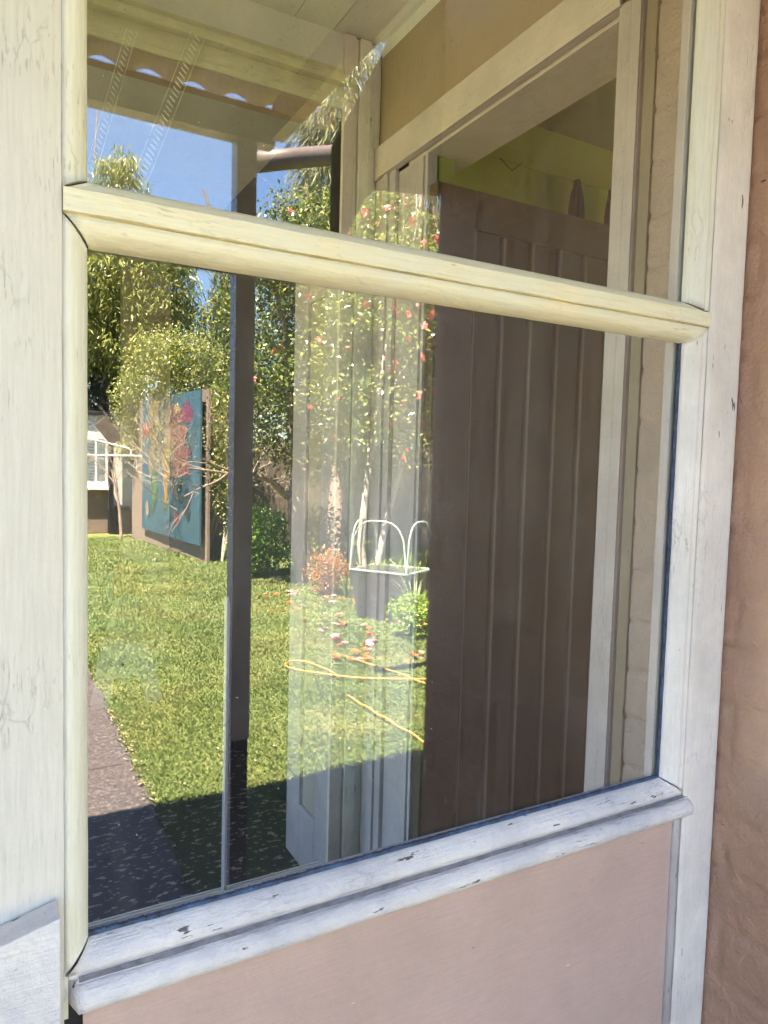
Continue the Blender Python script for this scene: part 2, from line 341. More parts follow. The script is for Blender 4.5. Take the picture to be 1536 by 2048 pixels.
tag(g.build('grass', 'grass'), kind='stuff')
lt = MB()
for i in range(900):
    y = 1.0+8*rnd.random()**1.5; x = .655+.03*ns(y*3, 2)+rnd.gauss(0, .022)
    if i > 520: a, b = visx(y); x = a+(b-a)*rnd.random(); 
    th = rnd.random()*6.28; d = Vector((math.cos(th), math.sin(th), .1*rnd.random())); L = .008+.022*rnd.random()**2
    lt.leaf(Vector((x, -y, .012+.012*rnd.random())), d, Vector((0, .2*rnd.random(), 1)), L, L*.5)
tag(lt.build('leaf_litter', 'litter'), kind='stuff')
cl = None

# ================================================================== NEAR WINDOW
GX0, GX1, LZ0, LZ1, UZ0, UZ1 = .096, 1.056, 1.05, 1.826, 1.895, 2.9
win = thing('window', (.55, 0, .1), 'peeling cream timber window screen with two glass panes above a pink panel', 'window')
FY = -.030
st = MB()
def wavyboard(mb, x0, x1, z0, z1, y, yb, nx, nz, amp, seed):
    o = len(mb.v)
    for j in range(nz+1):
        for i in range(nx+1):
            x = x0+(x1-x0)*i/nx; z = z0+(z1-z0)*j/nz
            e = 0
            if i in (0, nx): e = .0008*ns(z*20, seed); x += e
            yy = y+amp*ns(x*9, z*5, seed)+amp*.5*ns(x*60, z*14, seed)
            if i in (0, nx): yy += .003
            elif i in (1, nx-1) and nx > 6: yy += .0006
            mb.v.append((x, yy, z))
    for j in range(nz):
        for i in range(nx):
            a = o+j*(nx+1)+i; mb.f.append((a, a+1, a+nx+2, a+nx+1))
    mb.smooth = True
wavyboard(st, -.75, .069, .0, 2.95, FY, 0, 60, 160, .0008, 1.1)
st.box(-.75, .067, FY+.0035, .04, .0, 2.95)
st.box(.067, .090, .007, .038, .9, 2.95)
st.build('stile', 'cream_v', win)['label'] = 'wide cream left stile with fine vertical cracks'
s2 = MB()
wavyboard(s2, 1.0965, 1.1865, .0, 2.95, FY, 0, 16, 200, .0008, 3.7)
s2.box(1.098, 1.185, FY+.0035, .04, .0, 2.95)
s2.build('stile', 'white_v', win)['label'] = 'narrow whitish right stile beside the brick wall'
s3 = MB().box(1.051, 1.098, .007, .024, .95, 2.95)
s3.build('glazing_stop', 'jamb', win)
def bead(name, mat, side, rect, W, prof, gap=.0009, seg=90, seed=0, amp=.0006):
    """mitred glazing bead along one side of a rectangular opening; prof = (fraction of width, y)"""
    x0, x1, z0, z1 = rect; wl, wr, wb, wt = W
    mb = MB(); mb.smooth = True
    np_ = len(prof)
    for i in range(seg+1):
        t = i/seg
        for (f, y) in prof:
            xa, xb, za, zb = x0-wl*f, x1+wr*f, z0-wb*f, z1+wt*f
            if side in 'LR':
                z = za+gap+(zb-za-2*gap)*t; x = xa if side == 'L' else xb
                nn = amp*ns(z*18, f*3, seed)+amp*.6*ns(z*70, f*9, seed)
                mb.v.append((x+nn*.7, y+nn, z))
            else:
                x = xa+gap+(xb-xa-2*gap)*t; z = za if side == 'B' else zb
                nn = amp*ns(x*18, f*3, seed)+amp*.6*ns(x*70, f*9, seed)
                mb.v.append((x, y+nn, z+nn*.7))
    for i in range(seg):
        for k in range(np_-1):
            a = i*np_+k; mb.f.append((a, a+1, a+np_+1, a+np_))
    mb.f.append(tuple(range(np_))); mb.f.append(tuple(seg*np_+k for k in reversed(range(np_))))
    return mb.build(name, mat, win)
pr = [(0, .0), (0, -.006), (.12, -.0125), (.3, -.019), (.52, -.0245), (.76, -.0275), (.93, -.0275), (.96, -.0255), (1.0, -.0255), (1.0, .01)]
prR = [(0, .0), (0, -.005), (.1, -.010), (.3, -.017), (.5, -.0225), (.62, -.025), (.70, -.0262), (.73, -.0245), (.80, -.0238), (.87, -.0262), (.93, -.0275), (1.0, -.0268), (1.0, .01)]
prU = [(0, .0), (0, -.006), (.4, -.014), (.8, -.022), (1.0, -.026), (1.0, .01)]
lowR = (GX0, GX1, LZ0, LZ1); W1 = (.0265, .040, .024, .027)
bead('glazing_bead', 'bead_v', 'L', lowR, W1, pr, seed=1)
bead('glazing_bead', 'white_v', 'R', lowR, W1, prR, seed=2)
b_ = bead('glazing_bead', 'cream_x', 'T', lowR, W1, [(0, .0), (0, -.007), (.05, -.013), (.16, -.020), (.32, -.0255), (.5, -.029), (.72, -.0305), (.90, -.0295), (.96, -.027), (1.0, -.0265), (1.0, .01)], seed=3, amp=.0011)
upR = (GX0, GX1, UZ0, UZ1); W2 = (.0265, .040, .017, .03)
bead('glazing_bead', 'bead_v', 'L', upR, W2, pr, seed=4)
bead('glazing_bead', 'bead_v', 'R', upR, W2, prR, seed=5)
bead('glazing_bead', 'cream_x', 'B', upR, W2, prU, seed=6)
# mid rail face between the beads
mr = MB(); mr.smooth = False
prof = [(-.02, 1.8790), (-.0295, 1.8785), (-.0325, 1.8775), (-.0330, 1.874), (-.0332, 1.864), (-.0336, 1.857), (-.0325, 1.8542), (-.02, 1.8535), (.036, 1.8535), (.036, 1.879)]
N = 120
for i in range(N+1):
    x = .0700+(1.0955-.0700)*i/N
    for k, (y, z) in enumerate(prof): mr.v.append((x, y+.0009*ns(x*15, k*.3, 8)+.0005*ns(x*70, k, 2), z+.0010*ns(x*11, k*.5, 3)+.0006*ns(x*60, k, 5)))
for i in range(N):
    for k in range(len(prof)-1): a = i*len(prof)+k; mr.f.append((a, a+1, a+len(prof)+1, a+len(prof)))
L_ = len(prof); mr.f.append(tuple(range(L_))); mr.f.append(tuple(N*L_+k for k in reversed(range(L_))))
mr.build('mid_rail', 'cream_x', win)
MB().box(.08, 1.06, .008, .034, 1.835, 1.888).build('glazing_stop', 'jamb', win)
# bottom rail with sill mouldings
bead('glazing_bead', 'sill', 'B', lowR, (.0265, .040, .027, .027), [(0, .0), (0, -.004), (.10, -.012), (.3, -.021), (.55, -.0275), (.8, -.031), (.95, -.030), (1.0, -.025), (1.0, .01)], seed=7, amp=.0012)
br = MB(); br.smooth = True
prof = [(.03, 1.0220), (-.022, 1.0218), (-.0225, 1.015), (-.028, 1.0125), (-.0285, 1.0115), (-.0295, 1.0115), (-.0345, 1.009), (-.040, 1.005), (-.0435, .999), (-.0440, .992), (-.0410, .985), (-.034, .9805), (-.01, .979)]
xa, xb = .074, 1.116
for i in range(N+1):
    x = xa+(xb-xa)*i/N
    sx = min(1, (x-xa)/.006, (xb-x)/.006)**.5 if 0 < i < N else 0
    for k, (y, z) in enumerate(prof):
        yy = -.01+(y+.01)*sx if y < -.024 else y
        br.v.append((x, yy+.0009*ns(x*22, k*.4, 2)+.0006*ns(x*90, k, 4), z+.0008*ns(x*25, k*.4, 6)))
for i in range(N):
    for k in range(len(prof)-1): a = i*len(prof)+k; br.f.append((a, a+1, a+len(prof)+1, a+len(prof)))
bmesh_cap = len(br.v)
brl = br.build('sill_moulding', 'sill', win)
gs = MB()
for i in range(N):
    xg0 = xa+.01+(xb-xa-.02)*i/N; xg1 = xa+.01+(xb-xa-.02)*(i+1)/N
    y0 = -.0262+.0012*ns(xg0*9, 3); 
    o = len(gs.v)
    def gp(x, q): return (x, -.0235+q*-.0062, 1.0158-q*.0032+.0006*ns(x*40, q))
    w0 = .95+.25*ns(xg0*14, 1); w1 = .95+.25*ns(xg1*14, 1)
    gs.v += [gp(xg0, -.1), gp(xg1, -.1), (gp(xg1, w1)[0], gp(xg1, w1)[1], gp(xg1, w1)[2]), gp(xg0, w0)]
    gs.f.append((o, o+1, o+2, o+3))
for i, v in enumerate(gs.v): gs.v[i] = (v[0], v[1]-.0014, v[2]+.0012)
gs.build('groove_line', 'groove', win)  # dark grey strip laid along the groove under the bead
MB().box(.068, 1.10, .007, .020, .97, 1.044).build('glazing_stop', 'jamb', win)
# flaking sealant along the foot and the right edge of the lower pane
sl = MB(); sl.smooth = False
k = 260
for i in range(k):
    x0 = GX0+(GX1-GX0)*i/k; x1 = x0+(GX1-GX0)/k*.98
    a = .0016+.0028*abs(ns(x0*25, 1))+.0014*rnd.random(); d = .0035+.0022*abs(ns(x0*33, 9))
    sl.box(x0, x1, -.0045-d*.4, -.001, 1.048, 1.0515+a)
k = 170
for i in range(k):
    z0 = LZ0+(LZ1-LZ0)*i/k; z1 = z0+(LZ1-LZ0)/k*.98
    a = .0012+.002*abs(ns(z0*25, 5))+.001*rnd.random()
    sl.box(GX1-a, GX1+.001, -.0055, -.001, z0, z1)
sl.build('sealant', 'sealant', win)
# panel
pn = MB(); wavyboard(pn, .090, 1.0945, .0, .985, -.012, 0, 40, 40, .0008, 6.3); pn.build('panel', 'pink', win)
MB().box(.0695, 1.0965, .002, .03, .0, .978).build('panel_backing', 'gap', win)
MB().box(.066, .0735, -.0215, .01, .97, 2.95).box(1.0925, 1.098, -.0215, .01, .97, 2.95).build('stile_edge', 'bead_v', win)
for a, b in ((LZ0-.006, LZ1+.006), (UZ0-.008, UZ1)):
    MB().box(GX0-.008, GX1+.008, 0, .0035, a, b).build('glass_pane', 'glass', win)
# cover block fixed low on the left stile
cb = MB().prism([(-.2, 1.055), (.062, 1.120), (.062, .6), (-.2, .6)], 'Y', -.0705, -.032)
o_ = cb.build('capping_block', 'sill', bevel=.002)
tag(o_, 'white sloping timber block fixed low on the left stile', 'block')

# ================================================================== BRICK WALL
bw = MB(); bw.smooth = True
Y0, Y1, Z0, Z1 = -.99, .200, 0, 3.05
ny, nzz = 150, 380
def brickh(y, z):
    zz = (z-.0260)/.105; row = math.floor(zz); fz = zz-row
    m_ = min(fz, 1-fz)*.105
    yy = (y+(.145 if row % 2 else 0)+.05)/.29; fy = yy-math.floor(yy); m2 = min(fy, 1-fy)*.29
    mm = min(m_, m2)+.004*ns(y*25, z*25, 2)
    h = -.0042*math.exp(-max(mm, 0)**2/(.0050**2))
    h += .0014*ns(row*3.3, math.floor(yy)*5.1, 1)
    h += .0007*ns(y*14, z*14, 5)+.0022*ns(y*45, z*45, 7)+.0014*ns(y*110, z*110, 9)
    return h
for j in range(nzz+1):
    for i in range(ny+1):
        y = Y0+(Y1-Y0)*i/ny; z = Z0+(Z1-Z0)*j/nzz; h = brickh(y, z)
        ye = y
        if i == 0: ye = y+.006*ns(z*38, 4)+.004*ns(z*90, 8)-.01*h*0; h -= .004
        bw.v.append((1.190-h, ye, z))
for j in range(nzz):
    for i in range(ny): a = j*(ny+1)+i; bw.f.append((a, a+ny+1, a+ny+2, a+1))
bo = len(bw.v)
for j in range(nzz+1):
    z = Z0+(Z1-Z0)*j/nzz; bw.v.append((1.45, Y0, z))
for j in range(nzz): bw.f.append((j*(ny+1), bo+j, bo+j+1, (j+1)*(ny+1)))
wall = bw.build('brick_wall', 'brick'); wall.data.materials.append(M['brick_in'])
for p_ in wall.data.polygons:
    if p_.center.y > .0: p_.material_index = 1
tag(wall, 'pink painted brick wall butting against the right side of the window', 'wall')
# house body behind the wall, solid block so light cannot pass
hb = MB().box(1.24, 6, -.985, .2, 0, 3.2); hb.box(1.47, 6, -.985, .19, 3.0, 3.2)
o_ = hb.build('wall_core', 'brick', wall); o_.location = (0, 0, 0)

# timber filler strip
sp = MB(); sp.prism([(1.184, .196), (1.21, .196), (1.21, .229), (1.190, .229)], 'Z', .12, 3.0)
tag(sp.build('filler_strip', 'timber_strip', bevel=.002), 'bare grimy timber strip between white door trim and pink bricks', 'trim')

# ================================================================== PORCH
tag(MB().box(-1.75, 1.25, .04, 1.49, .0, .12).box(1.25, 4.2, .3, 1.8, 0, .119).build('porch_floor', 'floor'), kind='structure')
tag(MB().box(-7.5, 1.25, 1.495, 6.2, -.02, .006).build('patio', 'floor'), kind='structure')
ce = thing('porch_ceiling', (0, .7, 3.04), 'pale boarded porch ceiling with seams and scotia', 'ceiling')
cb_ = MB()
for i in range(30):
    x = 1.16-i*.14; cb_.box(x-.137, x, .04, 1.42, 3.045, 3.065)
cb_.box(-3.2, 1.25, .04, 5, 3.066, 3.12)
cb_.build('boards', 'ceiling', ce)
MB().prism([(1.205, 3.0), (1.205, 3.045), (1.16, 3.045), (1.19, 3.03)], 'Y', .04, 1.40).build('scotia', 'ceiling', ce)
# wall over the door
tag(MB().box(1.204, 1.24, .2, 1.42, 2.60, 3.05).build('wall_panel', 'wallboard'), 'tan board wall panel above the white door head', 'wall')
# door case
dc = thing('door_frame', (1.2, .7, .12), 'white painted door frame around the open brown door', 'door frame')
jt = MB().box(1.183, 1.206, .232, .298, .12, 2.69); jt.box(1.179, 1.183, .234, .262, .12, 2.66)
jt.build('architrave', 'jamb', dc, bevel=.003)
MB().box(1.206, 1.37, .24, .302, .12, 2.58).build('jamb', 'jamb', dc)
MB().box(1.183, 1.2035, .225, 1.41, 2.583, 2.694).build('head_architrave', 'head', dc, bevel=.003)
MB().box(1.176, 1.183, .29, 1.36, 2.583, 2.598).build('head_bead', 'head', dc, bevel=.002)
MB().box(1.206, 1.37, .24, 1.2, 2.575, 2.60).build('head_jamb', 'head', dc)
fj = MB().box(1.19, 1.205, 1.262, 1.40, .12, 2.583); fj.box(1.18, 1.19, 1.30, 1.33, .12, 2.58)
fj.build('architrave', 'jamb', dc, bevel=.002)
MB().box(1.206, 1.24, 1.085, 1.40, .12, 2.575).box(1.198, 1.206, 1.1, 1.13, .12, 2.57).build('jamb', 'jamb', dc)
# door leaf
dl = thing('panelled_door', (1.2, 1.04, .14), 'brown tongue and groove door standing open into the dim room', 'door')
d = MB(); yf = 1.035
d.box(1.212, 1.355, yf, yf+.045, .14, 2.475); d.box(1.356, 2.25, yf, yf+.045, 2.355, 2.475); d.box(1.356, 2.25, yf, yf+.045, .14, .34)
d.box(2.15, 2.25, yf-.0005, yf+.0455, .34, 2.355)
d.build('door_frame_rails', 'door', dl, bevel=.002)
bb = MB(); bd_ = MB(); x = 1.357
while x < 2.149:
    x1 = min(x+.1205, 2.149)
    bb.prism([(x, yf+.016), (x+.004, yf+.010), (x1-.0105, yf+.010), (x1-.0065, yf+.018), (x1-.0065, yf+.035), (x, yf+.035)], 'Z', .341, 2.354)
    bd_.prism([(x+.005, yf+.010), (x+.0075, yf+.004), (x+.012, yf+.004), (x+.015, yf+.010)], 'Z', .341, 2.354)
    x = x1
bb.build('boards', 'door', dl); bd_.build('board_beads', 'door_edge', dl)
# room behind the doorway
rm = thing('back_room', (2.3, 1.3, .12), 'olive green painted room seen above the brown door', 'room')
MB().box(1.25, 4.2, 1.82, 1.9, .12, 3.5).build('wall', 'green', rm)
MB().box(4.2, 4.3, .0, 1.9, .12, 1.3).box(4.2, 4.3, 0, 1.9, 2.9, 3.5).box(1.40, 4.2, -.05, .21, .12, 3.5).build('side_wall', 'green', rm)  # gap between the right-hand boxes is an added unseen opening to light the room
MB().box(1.25, 4.3, .0, 1.9, 3.5, 3.56).build('ceiling', 'green', rm)
MB().box(1.25, 1.31, 1.09, 1.82, .12, 3.5).box(1.242, 1.31, .2, 1.09, 2.61, 3.5).build('front_wall', 'green', rm)
MB().box(1.31, 4.2, 1.806, 1.82, 3.0, 3.022).build('picture_rail', 'green', rm)
MB().tube([(2.033, 1.80, 3.0), (2.10, 1.795, 2.955), (2.163, 1.80, 3.008)], .0022, 6).build('picture_hook', 'gap', rm)
for i, (x, zt, wd, lab) in enumerate(((2.47, 2.985, .10, 'dark folded cloth hanging above the door, nearer the corner'), (2.70, 2.99, .085, 'narrow dark folded cloth hanging beside the door trim'))):
    c = MB(); c.smooth = True
    for j in range(14):
        t = j/13; z = zt-.9*t; wj = wd*(.12+.88*min(1, (t*5.5))**.5)*.5
        for q in range(13):
            s = q/12*2-1; c.v.append((x+s*wj+.008*t, 1.78-.02*math.cos(s*math.pi*2.5)-.012, z))
    for j in range(13):
        for q in range(12): a = j*13+q; c.f.append((a, a+1, a+14, a+13))
    tag(c.build('hanging_cloth', 'dark_cloth'), lab, 'cloth')
# far screen of the porch
fs = thing('porch_screen', (.6, 1.42, .12), 'yellow and white timber screen frame at the far end of the porch', 'screen')
rl = MB(); rl.prism([(1.47, 2.80), (1.405, 2.80), (1.40, 2.815), (1.385, 2.825), (1.385, 2.845), (1.398, 2.85), (1.398, 2.865), (1.38, 2.872), (1.375, 2.895), (1.40, 2.90), (1.40, 2.925), (1.47, 2.925)], 'X', -3, 1.10)
rl.build('top_rail', 'yellow_trim_x', fs)
MB().box(-3, 1.10, 1.41, 1.45, 2.925, 3.045).build('frieze_board', 'ceiling', fs)
MB().box(-3, 1.04, 1.415, 1.45, 2.735, 2.80).build('lower_board', 'wallboard', fs)
ps = MB(); ps.box(1.115, 1.160, 1.39, 1.47, .12, 3.04).box(1.162, 1.203, 1.403, 1.47, .12, 3.04).box(1.10, 1.1145, 1.402, 1.47, .12, 3.04)
ps.build('corner_post', 'corner_cream', fs, bevel=.003)
MB().box(1.058, 1.099, 1.392, 1.410, .12, 3.04).build('stop', 'brown_trim', fs, bevel=.002)
tk = MB().box(-3, 1.1, 1.44, 1.446, .12, .128).box(-3, 1.1, 1.456, 1.462, .12, .128).box(-3, 1.1, 1.472, 1.478, .12, .127); tk.build('floor_track', 'whitemetal', fs)
MB().box(.688, .696, 1.425, 1.46, .12, 1.15).build('mullion', 'jamb', fs)
# open white leaf
ld = thing('glazed_door', (1.1, 1.5, .0), 'white panelled door leaf standing open at the end of the porch', 'door')
l_ = MB()
l_.box(1.062, 1.098, 1.681, 1.813, .012, 2.36); l_.box(1.062, 1.098, 1.412, 1.531, .012, 2.36); l_.box(1.062, 1.098, 1.5315, 1.6805, .012, .255); l_.box(1.062, 1.098, 1.5315, 1.6805, 2.2, 2.36)
l_.build('leaf_frame', 'jamb', ld, bevel=.006)
MB().box(1.077, 1.092, 1.532, 1.680, .255, 2.2).build('recessed_panel', 'pale_wall', ld)
# pale wall part and dim space behind
MB_ = MB().box(.872, 1.68, 4.7, 4.8, .0, 3.0)
tag(MB_.build('pale_wall', 'pale_wall'), 'pale tan wall at the back of the porch, faint through the glass', 'wall')
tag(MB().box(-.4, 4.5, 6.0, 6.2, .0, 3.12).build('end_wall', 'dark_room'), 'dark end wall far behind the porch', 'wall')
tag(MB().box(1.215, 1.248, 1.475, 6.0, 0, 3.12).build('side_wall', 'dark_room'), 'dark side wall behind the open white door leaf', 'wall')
tag(MB().box(-3.3, -.752, 0, .1, 0, 3.1).build('dim_porch_wall', 'shed'), 'unseen pink wall added left of the window to darken the porch', 'wall')  # added out of view to keep light out of the porch
tag(MB().box(-1.9, -1.8, 2.6, 6.2, 0, 3.1).box(-1.9, -1.8, .1, .3, 0, 3.1).box(-1.9, -1.8, .3, 2.6, 0, .45).box(-1.9, -1.8, .3, 2.6, 2.6, 3.1).box(-2.0, -.4, 6.0, 6.1, 0, 3.1).build('porch_side_wall', 'shed'), 'unseen pink side wall of the porch, its opening sized to let in light', 'wall')  # unseen; the opening is shaped to set the light level in the porch
tag(MB().box(-2.1, 4.5, 5, 6.2, 3.13, 3.2).build('rear_roof', 'roofsheet'), 'low roof over the back of the porch', 'roof')
tag(MB().box(-3.3, -3.1, -7, 0, 0, 3.3).build('sky_block_wall', 'shed'), 'unseen pink wall added left of the viewer to block sky light', 'wall')  # added out of view to cut the sky light on the window frame
# stool
so_ = thing('step_stool', (.77, 3.95, 0), 'pale plastic step stool with two round holes behind the glass', 'stool')
MB().prism([(.553, .008), (.60, .33), (.64, .40), (.70, .42), (.80, .42), (.90, .385), (.93, .33), (1.0, .008), (.90, .008), (.855, .19), (.69, .19), (.665, .008)], 'Y', 3.88, 3.91).build('leg', 'stool', so_)
MB().box(.64, .90, 3.912, 4.14, .37, .41).build('seat', 'stool', so_)
for x in (.749, .801): MB().tube([(x, 3.872, .275), (x, 3.879, .275)], .012, 12).build('hole', 'black', so_)
bk = MB(); bk.smooth = True
for j in range(14):
    for i in range(12):
        x = .52+.40*i/11; z = .40+.42*j/13; bk.v.append((x, 4.3+.02*math.sin(i*1.4)+.01*ns(i, j), z))
for j in range(13):
    for i in range(11): a = j*12+i; bk.f.append((a, a+1, a+13, a+12))
tag(bk.build('blanket', 'bluecloth'), 'teal green blanket hanging inside, low at the left of the glass', 'blanket')
oc = MB(); oc.smooth = True
for j in range(8):
    for i in range(9):
        x = .74+.20*i/8; z = .68+.24*j/7-.05*abs(i-4)/4; oc.v.append((x, 4.25+.012*math.sin(i*1.9), z))
for j in range(7):
    for i in range(8): a = j*9+i; oc.f.append((a, a+1, a+10, a+9))
tag(oc.build('cloth', 'orange'), 'small orange cloth hanging over the teal green blanket', 'cloth')
# perforated straps
for k_, (a, b, lab) in enumerate((((.352, 1.25, 2.76), (.225, 1.25, 2.28), 'left one of the two white perforated straps inside the upper pane'), ((.530, 1.25, 2.80), (.36, 1.25, 2.33), 'right one of the two white perforated straps inside the upper pane'))):
    a, b = Vector(a), Vector(b); dd = (b-a); L = dd.length; dd.normalize(); sd_ = Vector((dd.z, 0, -dd.x)); wd = .013+.006*k_
    s = MB()
    for q in (-1, 1): s.tube([a+sd_*wd*q, b+sd_*wd*q], .0008, 5)
    nn = int(L/.015)
    for i in range(nn):
        c = a+dd*(i+.5)*L/nn
        s.tube([c-sd_*wd*.5+dd*.004, c+sd_*wd*.5-dd*.004], .0011 if k_ == 0 else .0018, 5)
    tag(s.build('perforated_strap', 'stool'), lab, 'strap')

# ================================================================== VERANDA (viewer's side)
vr = thing('veranda_roof', (0, -1, 2.8), 'corrugated veranda roof over the viewer, seen from below', 'roof')
rs = MB(); rs.smooth = True
nx = 600
for i in range(nx+1):
    x = -7+(7.96)*i/nx; zz = .012*math.sin(x*2*math.pi/.145)
    for y, z in ((-.0, 3.06), (-1.64, 2.858), ): rs.v.append((x, y, z+zz))
    for y, z in ((-.0, 3.062), (-1.64, 2.860), ): rs.v.append((x, y, z+zz+.0006))
for i in range(nx):
    a = i*4; rs.f += [(a, a+1, a+5, a+4), (a+2, a+6, a+7, a+3), (a+1, a+3, a+7, a+5)]
rs.build('sheeting', 'roofsheet', vr)
MB().box(-7, .885, -1.635, -1.575, 2.70, 2.822).build('beam', 'beam', vr)
MB().box(.862, .905, -1.549, -.005, 2.705, 2.83).build('side_beam', 'beam', vr)
MB().box(-7, .86, -.80, -.74, 2.78, 2.90).build('rafter', 'fence', vr)
pt = thing('veranda_post', (.785, -1.6, 0), 'square pale grey veranda post with a brown foot beside the lawn', 'post')
MB().box(.752, .818, -1.638, -1.568, .60, 2.70).build('shaft', 'post', pt, bevel=.002)
MB().box(.7495, .7515, -1.636, -1.570, .0, 2.70).build('side_board', 'post_side', pt)
MB().box(.758, .814, -1.633, -1.573, .0, .60).build('foot', 'post_foot', pt)
# timber fascia of the house roof over the brick wall
hr = thing('house_roof', (3, -.6, 3.2), 'house roof overhang above the brick wall', 'roof')
MB().prism([(1.26, 3.2), (1.26, 3.28), (8, 3.5), (8, 3.2)], 'Y', -1.62, .2).box(.78, 1.26, -1.12, .2, 3.2, 3.24).build('roof_slab', 'roofsheet', hr)  # flat box added across the roof gap to keep sun off the brick wall
MB().prism([(.2, 3.2), (8, 3.2), (8, 4.6), (3, 4.6)], 'X', 1.3, 4.4).build('upper_roof', 'roofsheet', hr)
MB().prism([(-.06, 3.13), (6.2, 3.13), (6.2, 3.2), (-.06, 3.2)], 'X', -1.9, 1.25).build('flat_roof', 'roofsheet', hr)
be = MB().prism([(.852, 2.24), (.852, 2.49), (.998, 2.77), (1.05, 2.90), (1.09, 3.19), (1.235, 3.19), (1.235, 2.43), (.99, 2.40), (.94, 2.35), (.889, 2.247)], 'Y', -1.03, -.995)
tag(be.build('eave_end', 'gap'), 'dark boxed end of the eave reflected at the top of the glass', 'eave')
# downpipe arm
gp_ = MB(); gp_.smooth = True; gp_.tube([P(1.27, 3, 3.225), P(1.5, 3, 3.30), P(1.9, 3.0, 3.42), P(2.6, 3, 3.6)], .055, 12)
o_ = thing('downpipe', P(1.8, 3, 0), 'pink grey pipe running level across the upper garden view', 'pipe'); gp_.build('pipe', 'gutter', o_)
MB().tube([P(2.6, 3, 3.62), P(2.6, 3, 0)], .04, 8).build('support_pole', 'gutter', o_)

# ================================================================== GARDEN
def rv(r=rnd):
    while True:
        v = Vector((r.uniform(-1, 1), r.uniform(-1, 1), r.uniform(-1, 1)))
        if .05 < v.length < 1: return v
def limbs(mb, p, d, L, r, depth, tips, r_=None, spread=.7, up=.25, kink=.25, kids=(2, 3)):
    pts = [p]; rs = [r]; n = 5; dd = d.normalized()
    for i in range(n):
        dd = (dd+rv()*kink+Vector((0, 0, up*.2))).normalized(); pts.append(pts[-1]+dd*L/n); rs.append(r*(1-.42*(i+1)/n))
    mb.tube(pts, rs, 7 if r > .03 else 4, cap=False)
    tips.append((pts[-1], dd, depth))
    if depth <= 0: return
    for k in range(rnd.randint(*kids)):
        i = rnd.randint(2, n); nd = (dd+rv()*spread+Vector((0, 0, up))).normalized()
        limbs(mb, pts[i], nd, L*rnd.uniform(.6, .85), rs[i]*.68, depth-1, tips, None, spread, up, kink, kids)
def leafclump(mb, c, rad, n, L, W, droop=0, dirs=None):
    for i in range(n):
        v = rv(); p = c+v*rad; d = (rv()+Vector((0, 0, -droop))+v*.6).normalized(); nm = (Vector((0, .5, 1))+rv()*.9); nm = nm-d*nm.dot(d)
        if nm.length < .01: continue
        s = rnd.uniform(.7, 1.25); mb.leaf(p, d, nm.normalized(), L*s, W*s)
def tree(name, base, d, L, r, depth, label, cat, leafm, lL, lW, ncl, nper, rad, region, barkm='bark', droop=.2, spread=.7, up=.25, flowers=0, group=None, kids=(2, 3), bias=.5, paths=()):
    """region: (centre, half-size) of the crown; clumps fill it irregularly"""
    t = thing(name, base, label, cat, group)
    tb = MB(); tips = []; tb.smooth = True
    for pp, ra, rb in paths:
        pp = [P(*q) for q in pp]; k = len(pp); tb.tube(pp, [ra+(rb-ra)*i/(k-1) for i in range(k)], 9, cap=False)
        if rb < .06:
            for q in range(2): limbs(tb, pp[-1], (pp[-1]-pp[-2]).normalized()+rv()*.4, L*.6, rb*.9, depth-2, tips, None, spread, up, .22, kids)
    for (dv, LL, rr) in d: limbs(tb, Vector(base), Vector(dv), LL*L, rr*r, depth, tips, None, spread, up, .22, kids)
    tb.build('trunk', barkm, t)
    cr_ = MB(); spots = []
    c0, hs = region
    tries = 0
    while len(spots) < ncl and tries < ncl*20:
        tries += 1
        if rnd.random() < bias and tips: p = rnd.choice(tips)[0]+rv()*rad*1.2
        else:
            v = rv(); p = Vector(c0)+Vector((v.x*hs[0], v.y*hs[1], v.z*hs[2]))
        q = Vector(((p.x-c0[0])/hs[0], (p.y-c0[1])/hs[1], (p.z-c0[2])/hs[2]))
        if q.length > 1.05+.25*ns(p.x*1.3, p.y*1.3, p.z*1.3): continue
        if ns(p.x*1.7+3, p.y*1.7, p.z*1.7) < -.22: continue
        spots.append(p)
    for p in spots: leafclump(cr_, p, rad, nper, lL, lW, droop)
    cr_.build('crown', leafm, t)
    if flowers:
        proto = None; fsp = sorted(spots, key=lambda q: -q.y)[:max(20, int(len(spots)*.3))]
        for i in range(flowers):
            p = rnd.choice(fsp)+rv()*rad
            p.y = max(p.y, p.y)+rad*.6
            if proto is None:
                f = MB()
                for k in range(11):
                    a = k*2.4; rr = .3+.7*(k/11); dv = Vector((math.cos(a), math.sin(a), .9-rr)).normalized()
                    nm = Vector((0, 0, 1))-dv*dv.z; f.leaf(Vector((0, 0, 0)), dv, nm.normalized(), .045*(.6+.5*rr), .042)
                proto = f.build('flower', 'flower', None)
                me = proto.data; fo = proto
            else: fo = proto.copy(); COL.objects.link(fo)
            fo.parent = t; fo.location = p-Vector(base); fo.rotation_euler = (R(-90)+rnd.uniform(-.8, .8), rnd.uniform(-.8, .8), rnd.random()*6)
            s = rnd.uniform(.8, 1.45); fo.scale = (s, s, s)
    return t
